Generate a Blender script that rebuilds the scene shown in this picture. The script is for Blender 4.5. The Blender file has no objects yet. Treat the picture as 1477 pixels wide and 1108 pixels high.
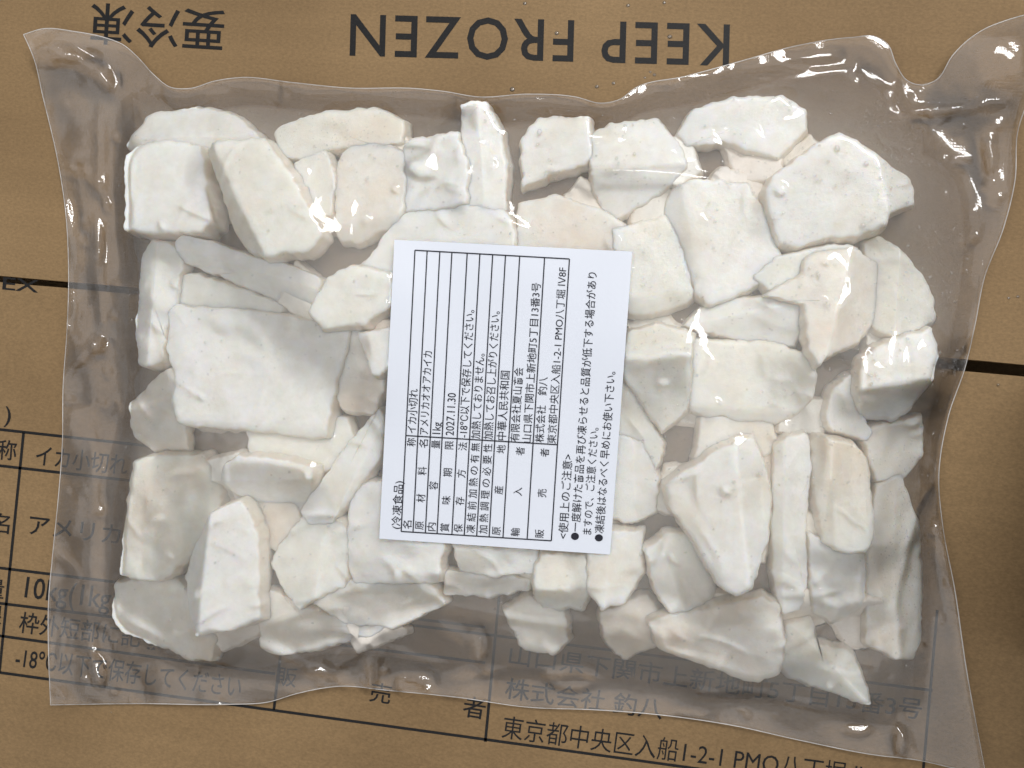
import bpy, math, random
import numpy as np
from mathutils import Matrix, Vector, noise as mnoise

random.seed(7); rng = np.random.default_rng(7)
scn = bpy.context.scene
COL = scn.collection

# ------------------------------------------------------------------ camera
W, H, F, S = 1477.0, 1108.0, 1300.0, 0.00028       # photo size, focal length in px, metres per px on the box top
X = Vector((9240, -841, 1300)).normalized()          # box axes as seen by the camera (vanishing point of the print)
Y = Vector((841, 9240, 0)).normalized()
Z = X.cross(Y)
R = Matrix((X, Y, Z))                                # rows: camera frame -> world frame
CAM = R @ Vector((0, 0, F * S))
cd = bpy.data.cameras.new('camera'); cam = bpy.data.objects.new('camera', cd); COL.objects.link(cam)
cam.matrix_world = Matrix.Translation(CAM) @ R.to_4x4()
cd.sensor_width = 36; cd.lens = F / W * 36; cd.clip_start = 0.01; cd.clip_end = 50
scn.camera = cam

# ------------------------------------------------------------------ world, lamps, exposure
wd = bpy.data.worlds.new('World'); scn.world = wd; wd.use_nodes = True
bg = wd.node_tree.nodes['Background']; bg.inputs[0].default_value = (1.0, 0.97, 0.93, 1); bg.inputs[1].default_value = 0.31

def lamp(name, loc, size, energy, color, target=(0, 0, 0), spread=180):
    l = bpy.data.lights.new(name, 'AREA'); l.shape = 'RECTANGLE'; l.size, l.size_y = size
    l.energy = energy; l.color = color; l.spread = math.radians(spread)
    o = bpy.data.objects.new(name, l); COL.objects.link(o); o.location = loc
    d = Vector(target) - Vector(loc)
    o.rotation_euler = d.to_track_quat('-Z', 'Y').to_euler()
    return o
LAMP = (0.40, 0.66, 1.15)
lamp('ceiling_tube_lamp', LAMP, (0.6, 0.19), 8.0, (1.0, 0.985, 0.965), (0, 0.0, 0))
lamp('ceiling_panel_lamp', (-0.1, 0.3, 2.0), (3.6, 3.6), 22.0, (0.985, 0.99, 1.0), (-0.1, 0.3, 0))
vs = scn.view_settings; vs.view_transform = 'Standard'; vs.look = 'None'; vs.exposure = 0.46; vs.gamma = 1.0
scn.render.engine = 'CYCLES'
cy = scn.cycles; cy.use_denoising = True; cy.transparent_max_bounces = 32; cy.max_bounces = 10; cy.diffuse_bounces = 6; cy.volume_bounces = 5; cy.use_adaptive_sampling = True; cy.adaptive_threshold = 0.03
cy.transmission_bounces = 8; cy.caustics_reflective = False; cy.caustics_refractive = False

# ------------------------------------------------------------------ helpers
def at(px, py, z=0.0):
    """the point at height z that the photo shows at pixel (px, py)"""
    d = R @ Vector((px - W / 2, -(py - H / 2), -F))
    t = (z - CAM.z) / d.z
    return CAM + d * t

def at_np(P, z):
    P = np.asarray(P, float); z = np.broadcast_to(np.asarray(z, float), P.shape[:-1])
    Rm = np.array(R); d = np.stack([P[..., 0] - W / 2, -(P[..., 1] - H / 2), np.full(P.shape[:-1], -F)], -1) @ Rm.T
    t = (z - CAM.z) / d[..., 2]
    return np.array(CAM) + d * t[..., None]

def mesh_obj(name, verts, faces, mat, parent=None, smooth=True, origin=None):
    me = bpy.data.meshes.new(name)
    V = np.asarray(verts, float)
    if origin is not None: V = V - np.asarray(origin)
    me.from_pydata([tuple(v) for v in V], [], [tuple(int(i) for i in f) for f in faces])
    if smooth: me.polygons.foreach_set('use_smooth', [True] * len(me.polygons))
    me.update(); me.materials.append(mat)
    o = bpy.data.objects.new(name, me); COL.objects.link(o)
    if origin is not None: o.location = origin
    if parent is not None:
        o.parent = parent
        base = Matrix.Identity(4); p = parent
        while p is not None:
            base = Matrix.Translation(p.location) @ p.matrix_parent_inverse @ Matrix.Identity(4) if p.parent is None else base
            p = p.parent
        o.matrix_parent_inverse = base.inverted() if parent.parent is None else Matrix.Identity(4)
    return o

def tag(o, label=None, cat=None, group=None, kind=None):
    if label: o['label'] = label
    if cat: o['category'] = cat
    if group: o['group'] = group
    if kind: o['kind'] = kind
    return o

def empty(name, loc=(0, 0, 0)):
    o = bpy.data.objects.new(name, None); COL.objects.link(o); o.location = loc
    o.empty_display_size = 0.02
    return o

class NT:
    def __init__(s, name):
        s.m = bpy.data.materials.new(name); s.m.use_nodes = True; s.t = s.m.node_tree; s.t.nodes.clear()
        s.out = s.n('ShaderNodeOutputMaterial')
    def n(s, typ, **kw):
        nd = s.t.nodes.new(typ)
        for k, v in kw.items():
            if k.startswith('i_'):
                key = k[2:]; key = int(key) if key.isdigit() else key.replace('_', ' ')
                nd.inputs[key].default_value = v
            else: setattr(nd, k, v)
        return nd
    def l(s, a, b): s.t.links.new(a, b)
    def ramp(s, src, stops):
        r = s.n('ShaderNodeValToRGB'); e = r.color_ramp.elements
        while len(e) < len(stops): e.new(0.5)
        for el, (p, c) in zip(e, stops):
            el.position = p; el.color = c if len(c) == 4 else (*c, 1)
        s.l(src, r.inputs[0]); return r.outputs[0]
    def coords(s):
        return s.n('ShaderNodeTexCoord').outputs['Object']
    def noise(s, vec, scale, detail=4, rough=0.5, stretch=None):
        if stretch:
            mp = s.n('ShaderNodeMapping'); mp.inputs['Scale'].default_value = stretch; s.l(vec, mp.inputs[0]); vec = mp.outputs[0]
        nd = s.n('ShaderNodeTexNoise'); nd.inputs['Scale'].default_value = scale; nd.inputs['Detail'].default_value = detail
        nd.inputs['Roughness'].default_value = rough; s.l(vec, nd.inputs['Vector']); return nd.outputs[0]
    def mix(s, fac, a, b, mode='MIX'):
        m = s.n('ShaderNodeMix', data_type='RGBA', blend_type=mode)
        for sock, v in ((m.inputs[0], fac), (m.inputs[6], a), (m.inputs[7], b)):
            if hasattr(v, 'links'): s.l(v, sock)
            else: sock.default_value = v if not isinstance(v, tuple) or len(v) == 4 else (*v, 1)
        return m.outputs[2]
    def bump(s, h, strength, dist):
        b = s.n('ShaderNodeBump'); b.inputs['Strength'].default_value = strength; b.inputs['Distance'].default_value = dist
        s.l(h, b.inputs['Height']); return b.outputs[0]

# ------------------------------------------------------------------ materials
def mat_cardboard():
    k = NT('kraft_cardboard'); c = k.coords()
    big = k.noise(c, 9, 5); fib = k.noise(c, 1100, 4, 0.75, (0.6, 1, 1)); flute = k.noise(c, 40, 2, 0.5, (0.06, 3.0, 1))
    col = k.ramp(big, [(0.3, (0.182, 0.117, 0.056)), (0.7, (0.262, 0.174, 0.087))])
    col = k.mix(0.62, col, k.ramp(fib, [(0.3, (0.62, 0.60, 0.56)), (0.7, (1.25, 1.22, 1.18))]), 'MULTIPLY')
    col = k.mix(0.28, col, k.ramp(flute, [(0.3, (0.86, 0.85, 0.83)), (0.7, (1.1, 1.1, 1.1))]), 'MULTIPLY')
    sp = k.n('ShaderNodeTexVoronoi'); sp.inputs['Scale'].default_value = 260; k.l(c, sp.inputs['Vector'])
    speck = k.ramp(sp.outputs['Distance'], [(0.0, (1, 1, 1)), (0.11, (0, 0, 0))])
    spn = k.ramp(k.noise(c, 130, 2), [(0.56, (0, 0, 0)), (0.66, (1, 1, 1))])
    sm = k.mix(1.0, speck, spn, 'MULTIPLY')
    col = k.mix(sm, col, (0.13, 0.085, 0.045))
    scuff = k.ramp(k.noise(c, 26, 8, 0.75, (1, 0.35, 1)), [(0.60, (0, 0, 0)), (0.78, (0.35, 0.35, 0.35))])
    col = k.mix(scuff, col, (0.27, 0.165, 0.075))
    b = k.n('ShaderNodeBsdfPrincipled', i_Roughness=0.72); k.l(col, b.inputs['Base Color']); b.inputs['Specular IOR Level'].default_value = 0.3
    k.l(k.bump(k.mix(0.25, fib, flute), 0.15, 0.0004), b.inputs['Normal']); k.l(b.outputs[0], k.out.inputs[0]); return k.m

def mat_ink(name, col, rough=0.55):
    k = NT(name); c = k.coords()
    n = k.noise(c, 1500, 3, 0.7)
    cc = k.mix(k.ramp(n, [(0.55, (0, 0, 0)), (0.8, (1, 1, 1))]), col, tuple(min(1, x + 0.02) for x in col))
    b = k.n('ShaderNodeBsdfPrincipled', i_Roughness=rough); b.inputs['Specular IOR Level'].default_value = 0.2; k.l(cc, b.inputs['Base Color']); k.l(b.outputs[0], k.out.inputs[0]); return k.m

def mat_paper():
    k = NT('coated_label_paper'); c = k.coords()
    n = k.noise(c, 45, 5, 0.6)
    spots = k.ramp(k.noise(c, 170, 4, 0.6), [(0.66, (0, 0, 0)), (0.8, (0.3, 0.3, 0.3))])
    col = k.mix(n, (0.60, 0.64, 0.725), (0.625, 0.66, 0.74)); col = k.mix(spots, col, (0.56, 0.585, 0.64))
    b = k.n('ShaderNodeBsdfPrincipled', i_Roughness=0.42); k.l(col, b.inputs['Base Color']); k.l(b.outputs[0], k.out.inputs[0]); return k.m

def mat_squid(name, a, b_, warm, sss=1.0):
    k = NT(name); c = k.coords(); oi = k.n('ShaderNodeObjectInfo')
    mp = k.n('ShaderNodeVectorMath', operation='ADD'); k.l(c, mp.inputs[0])
    rn = k.n('ShaderNodeMath', operation='MULTIPLY', i_1=7.0); k.l(oi.outputs['Random'], rn.inputs[0]); k.l(rn.outputs[0], mp.inputs[1])
    v = mp.outputs[0]
    n1 = k.noise(v, 38, 6, 0.6); n2 = k.noise(v, 190, 5, 0.65); n3 = k.noise(v, 700, 3, 0.6)
    col = k.mix(k.ramp(n1, [(0.3, (0, 0, 0)), (0.7, (1, 1, 1))]), a, b_)
    col = k.mix(k.ramp(k.noise(v, 24, 3, 0.5), [(0.5, (0, 0, 0)), (0.72, (1, 1, 1))]), col, warm)
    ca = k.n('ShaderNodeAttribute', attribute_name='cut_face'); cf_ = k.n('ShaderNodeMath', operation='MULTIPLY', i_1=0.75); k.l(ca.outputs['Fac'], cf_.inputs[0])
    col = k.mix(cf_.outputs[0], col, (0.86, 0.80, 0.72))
    col = k.mix(0.8, col, k.ramp(n2, [(0.3, (0.90, 0.885, 0.86)), (0.7, (1.05, 1.05, 1.05))]), 'MULTIPLY')
    fro = k.ramp(k.noise(v, 1300, 2, 0.6), [(0.60, (0, 0, 0)), (0.74, (0.8, 0.8, 0.8))]); fm = k.ramp(k.noise(v, 55, 3), [(0.45, (0.1, 0.1, 0.1)), (0.65, (1, 1, 1))])
    col = k.mix(k.mix(1.0, fro, fm, 'MULTIPLY'), col, (0.96, 0.97, 0.96))
    stx = k.ramp(k.noise(v, 75, 5, 0.7, (1.0, 0.3, 1.0)), [(0.58, (0, 0, 0)), (0.75, (0.4, 0.4, 0.4))]); col = k.mix(stx, col, (0.80, 0.74, 0.66))
    p = k.n('ShaderNodeBsdfPrincipled', i_Roughness=0.34); k.l(col, p.inputs['Base Color'])
    p.inputs['Subsurface Weight'].default_value = sss; p.inputs['Subsurface Radius'].default_value = (1.0, 0.82, 0.62)
    p.inputs['Subsurface Scale'].default_value = 0.0055; p.inputs['Specular IOR Level'].default_value = 0.35
    k.l(k.bump(k.mix(0.5, n2, n3), 0.22, 0.0009), p.inputs['Normal']); k.l(p.outputs[0], k.out.inputs[0]); return k.m

def mat_film(name, veil, dots=False, rough=0.045, crumple=0.09):
    k = NT(name); c = k.coords()
    tr = k.n('ShaderNodeBsdfTransparent'); tr.inputs[0].default_value = (0.99, 0.985, 0.985, 1)
    df = k.n('ShaderNodeBsdfDiffuse'); df.inputs[0].default_value = (0.95, 0.92, 0.90, 1)
    tl = k.n('ShaderNodeBsdfTranslucent'); tl.inputs[0].default_value = (0.97, 0.94, 0.92, 1)
    gl = k.n('ShaderNodeBsdfGlossy'); gl.inputs[0].default_value = (1, 1, 1, 1); gl.inputs['Roughness'].default_value = rough
    milk = k.n('ShaderNodeMixShader', i_0=0.45); k.l(df.outputs[0], milk.inputs[1]); k.l(tl.outputs[0], milk.inputs[2])
    base = k.n('ShaderNodeMixShader'); k.l(tr.outputs[0], base.inputs[1]); k.l(milk.outputs[0], base.inputs[2])
    v = k.ramp(k.noise(c, 22, 6, 0.62), [(0.36, (veil * 0.35,) * 3), (0.72, (veil * 2.2,) * 3)])
    k.l(v, base.inputs[0])
    fr = k.n('ShaderNodeFresnel', i_IOR=1.52)
    fin = k.n('ShaderNodeMixShader'); k.l(fr.outputs[0], fin.inputs[0]); k.l(base.outputs[0], fin.inputs[1]); k.l(gl.outputs[0], fin.inputs[2])
    h = k.noise(c, 130, 6, 0.55)
    wv = k.n('ShaderNodeVectorMath', operation='ADD'); wn = k.n('ShaderNodeTexNoise', i_Scale=30.0); k.l(c, wn.inputs['Vector'])
    ws = k.n('ShaderNodeVectorMath', operation='SCALE'); ws.inputs['Scale'].default_value = 0.02; k.l(wn.outputs['Color'], ws.inputs[0]); k.l(c, wv.inputs[0]); k.l(ws.outputs[0], wv.inputs[1])
    v1 = k.n('ShaderNodeTexVoronoi', i_Scale=42.0); v2 = k.n('ShaderNodeTexVoronoi', i_Scale=120.0)
    for q_ in (v1, v2): k.l(wv.outputs[0], q_.inputs['Vector'])
    cr = k.n('ShaderNodeMath', operation='MULTIPLY_ADD', i_1=0.4); k.l(v2.outputs['Distance'], cr.inputs[0]); k.l(v1.outputs['Distance'], cr.inputs[2])
    nrm0 = k.bump(h, 0.10, 0.0011)
    b1 = k.n('ShaderNodeBump'); b1.inputs['Strength'].default_value = crumple; b1.inputs['Distance'].default_value = 0.004
    k.l(cr.outputs[0], b1.inputs['Height']); k.l(nrm0, b1.inputs['Normal']); nrm = b1.outputs[0]
    if dots:
        vo = k.n('ShaderNodeTexVoronoi'); vo.inputs['Scale'].default_value = 850; vo.inputs['Randomness'].default_value = 0.0; k.l(c, vo.inputs['Vector'])
        b2 = k.n('ShaderNodeBump'); b2.inputs['Strength'].default_value = 0.14; b2.inputs['Distance'].default_value = 0.0003
        k.l(vo.outputs['Distance'], b2.inputs['Height']); k.l(nrm, b2.inputs['Normal']); nrm = b2.outputs[0]
    for s_ in (gl, fr): k.l(nrm, s_.inputs['Normal'])
    k.l(fin.outputs[0], k.out.inputs[0]); return k.m

def mat_water():
    k = NT('water_drop'); t = k.n('ShaderNodeBsdfTransparent'); t.inputs[0].default_value = (0.95, 0.95, 0.95, 1)
    g = k.n('ShaderNodeBsdfGlossy'); g.inputs['Roughness'].default_value = 0.14; f = k.n('ShaderNodeFresnel', i_IOR=1.8)
    d = k.n('ShaderNodeBsdfDiffuse'); d.inputs[0].default_value = (0.95, 0.95, 0.95, 1); dm_ = k.n('ShaderNodeMixShader', i_0=0.05); k.l(t.outputs[0], dm_.inputs[1]); k.l(d.outputs[0], dm_.inputs[2])
    mx = k.n('ShaderNodeMixShader'); k.l(f.outputs[0], mx.inputs[0]); k.l(dm_.outputs[0], mx.inputs[1]); k.l(g.outputs[0], mx.inputs[2])
    k.l(mx.outputs[0], k.out.inputs[0]); return k.m

M = dict(blocker=mat_ink('dark_blocker', (0.020, 0.018, 0.016), 0.5), white_low=mat_squid('squid_white_deep', (0.83, 0.84, 0.80), (0.88, 0.89, 0.86), (0.84, 0.80, 0.72), 0.0), cream_low=mat_squid('squid_cream_deep', (0.82, 0.81, 0.74), (0.87, 0.87, 0.83), (0.82, 0.74, 0.64), 0.0), pink_low=mat_squid('squid_pinkish_deep', (0.81, 0.76, 0.69), (0.86, 0.84, 0.80), (0.79, 0.68, 0.58), 0.0),
         card=mat_cardboard(), ink=mat_ink('black_box_ink', (0.008, 0.008, 0.009)), lab_ink=mat_ink('dark_label_ink', (0.012, 0.013, 0.022), 0.4),
         paper=mat_paper(), water=mat_water(),
         film=mat_film('clear_film', 0.032), film_back=mat_film('clear_film_back', 0.02), seal=mat_film('embossed_seal_film', 0.055, True, 0.055, 0.09),
         edge=mat_film('film_cut_edge', 0.75, False, 0.15),
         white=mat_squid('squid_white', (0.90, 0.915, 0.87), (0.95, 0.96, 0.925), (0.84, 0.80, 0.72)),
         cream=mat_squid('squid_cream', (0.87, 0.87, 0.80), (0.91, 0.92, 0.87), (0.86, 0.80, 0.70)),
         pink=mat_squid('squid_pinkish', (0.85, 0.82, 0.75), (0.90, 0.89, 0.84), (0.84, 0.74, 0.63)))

# ------------------------------------------------------------------ printed text
def text_verts(body, bold=0.012, spacing=1.0):
    c = bpy.data.curves.new('t', 'FONT'); c.body = body; c.size = 1; c.resolution_u = 3; c.offset = bold; c.space_character = spacing
    o = bpy.data.objects.new('t', c); COL.objects.link(o); bpy.context.view_layer.update()
    dg = bpy.context.evaluated_depsgraph_get(); oe = o.evaluated_get(dg); me = oe.to_mesh()
    V = np.array([v.co[:] for v in me.vertices]); Fc = [tuple(p.vertices) for p in me.polygons]
    oe.to_mesh_clear(); bpy.data.objects.remove(o); bpy.data.curves.remove(c)
    return V, Fc

def put_text(body, a, b, size, zf, mat, parent, label=None, name='printed_text', thick=0.0):
    """body along the centre line from pixel a to pixel b; size = em height in px; zf = height of the printed sheet"""
    V, Fc = text_verts(body, 0 if 'M' in body else 0.007 if size > 60 else 0.008 if size > 20 else 0.003, 1.16 if size > 80 else 1.0)
    x0, x1 = V[:, 0].min(), V[:, 0].max()
    a = np.array(a, float); b = np.array(b, float); d = b - a; L = np.hypot(*d); u = d / L; n = np.array([u[1], -u[0]])
    P = a + np.outer((V[:, 0] - x0) / (x1 - x0) * L, u) + np.outer((V[:, 1] - 0.36) * size, n)
    o = mesh_obj(name, zf(P), Fc, mat, parent, smooth=False)
    if label: o['label'] = label
    return o

def stroke(a, b, w, zf, mat, parent, name='table_line'):
    a = np.array(a, float); b = np.array(b, float); d = b - a; u = d / np.hypot(*d); n = np.array([u[1], -u[0]]) * w / 2
    k = 60; T = np.linspace(0, 1, k)[:, None]
    P = np.concatenate([a + T * d + n, a + T * d - n])
    return mesh_obj(name, zf(P), [(i, i + 1, k + i + 1, k + i) for i in range(k - 1)], mat, parent, smooth=False)

# ------------------------------------------------------------------ the carton under the bag
box = empty('cardboard_box', (0, 0, -0.20))
tag(box, 'brown cardboard carton with black Japanese print lying under the bag', 'carton')
def slab(name, P, z1, z0, parent, mat, bev=0.0006):
    """slab from a pixel outline, its upper rim slightly rounded"""
    P = np.array(P, float); c = P.mean(0); top = at_np(P, z1); n = len(P); V = []; Fc = []
    cc = at_np(c, z1)
    for off, z in ((bev * 1.6, z1), (bev * 0.5, z1 - bev * 0.35), (0, z1 - bev * 1.2), (0, z0)):
        Q = top.copy(); d = cc - Q; d /= np.linalg.norm(d, axis=1)[:, None]; Q = Q + d * off; Q[:, 2] = z; V.append(Q)
    for r in range(3):
        for i in range(n):
            j = (i + 1) % n; Fc.append((r * n + i, r * n + j, (r + 1) * n + j, (r + 1) * n + i))
    Fc.append(tuple(range(n))[::-1]); Fc.append(tuple(range(3 * n, 4 * n)))
    return mesh_obj(name, np.concatenate(V), [f[::-1] for f in Fc], mat, parent, smooth=False)
def edge_line(p, q, n, jit):
    T = np.linspace(0, 1, n); L = np.outer(1 - T, p) + np.outer(T, q)
    L[:, 1] += np.cumsum(rng.normal(0, jit, n)) * 0.35; return [tuple(x) for x in L]
up_edge = edge_line((-330, 369), (1830, 560), 60, 0.5)      # lower rim of the upper flap
lo_edge = edge_line((-330, 377), (1830, 577), 60, 0.7)      # upper rim of the lower flap
flap_top = slab('top_flap', [(1830, -300), (-330, -400)] + up_edge, 0.0, -0.004, box, M['card'])
flap_top['label'] = 'carton flap with upside down KEEP FROZEN print'
flap_low = slab('top_flap', lo_edge[::-1] + [(-330, 1420), (1830, 1620)], -0.0003, -0.0043, box, M['card'])
flap_low['label'] = 'carton flap printed with a product table'
bw = [(-325, -395), (1825, -295), (1825, 1615), (-325, 1415)]
body = slab('carton_body', bw, -0.032, -0.20, box, M['card'])

side = empty('shade_blocker', (0.30, -0.03, 0))  # added unseen block that shades the right edge
tag(side, 'added dark crate standing right of the bag, just outside the photo', 'blocker')
def carton(x0, x1, y0, y1, z0, z1):  # builds the added shade block, not a carton
    V = []; b_ = 0.002
    for z, o_ in ((z0, 0), (z1 - b_, 0), (z1 - b_ * .3, b_ * .3), (z1, b_)):
        V += [(x0 + o_, y0 + o_, z), (x1 - o_, y0 + o_, z), (x1 - o_, y1 - o_, z), (x0 + o_, y1 - o_, z)]
    Fc = [(r * 4 + i, r * 4 + (i + 1) % 4, r * 4 + 4 + (i + 1) % 4, r * 4 + 4 + i) for r in range(3) for i in range(4)] + [(3, 2, 1, 0), (12, 13, 14, 15)]
    mesh_obj('blocker_body', V, Fc, M['blocker'], side, smooth=False)
    for zr in (0.10, 0.20, 0.29):      # ribs round the outside of the added block
        R_ = []
        for z, o_ in ((zr, 0.0), (zr + .002, .004), (zr + .010, .004), (zr + .012, 0.0)):
            R_ += [(x0 + .0002, y0 - o_, z), (x1 + o_, y0 - o_, z), (x1 + o_, y1 + o_, z), (x0 + .0002, y1 + o_, z)]
        mesh_obj('rib', R_, [(r * 4 + i, r * 4 + (i + 1) % 4, r * 4 + 4 + (i + 1) % 4, r * 4 + 4 + i) for r in range(3) for i in range(3)], M['blocker'], side, smooth=False)
cx0 = max(at(1480, y_, 0).x for y_ in range(500, 960, 20))
carton(cx0, cx0 + 0.2, -0.085, 0.03, 0.0008, 0.31)

zb1 = lambda P: at_np(P, 0.00012)
zb2 = lambda P: at_np(P, -0.00018)
put_text('要冷凍', (323, 44), (130, 32), 64, zb1, M['ink'], flap_top)
put_text('KEEP FROZEN', (1052, 67), (505, 52), 86, zb1, M['ink'], flap_top)
put_text('EX', (4, 408), (56, 413), 26, zb2, M['ink'], flap_low)
for a, b in (((-60, 613), (700, 697)), ((-60, 665), (700, 752)), ((-60, 812), (700, 905)), ((-60, 863), (700, 956)), ((-60, 909), (397, 972)), ((-60, 962), (1420, 1166)), ((396, 877), (1345, 996))):
    stroke(a, b, 4.0, zb2, M['ink'], flap_low)
for a, b in (((34, 624), (-1, 970)), ((412, 880), (395, 1024)), ((720, 860), (700, 1070)), ((1352, 880), (1328, 1153))):
    stroke(a, b, 4.0, zb2, M['ink'], flap_low)
for t, a, b, s in ((')', (7, 597), (16, 598), 32), ('称', (-3, 649), (24, 651), 31), ('イカ小切れ', (52, 657), (184, 672), 33), ('名', (-14, 754), (14, 757), 31),
                   ('アメリカオオアカイカ', (42, 757), (385, 797), 33), ('量', (-22, 848), (6, 851), 31), ('10kg(1kg×10)', (37, 846), (226, 872), 43),
                   ('限', (-24, 885), (3, 888), 31), ('枠外短部に記載', (28, 898), (232, 924), 33), ('-18℃以下で保存してください', (23, 948), (348, 992), 35),
                   ('販', (400, 975), (428, 979), 30), ('売', (534, 998), (564, 1003), 31), ('者', (668, 1019), (700, 1024), 33),
                   ('山口県下関市上新地町5丁目13番3号', (735, 944), (1330, 1024), 33), ('株式会社 釣八', (729, 993), (956, 1024), 33),
                   ('東京都中央区入船1-2-1 PMO八丁堀 Ⅳ8F', (725, 1049), (1290, 1126), 36)):
    put_text(t, a, b, s, zb2, M['ink'], flap_low)

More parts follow.
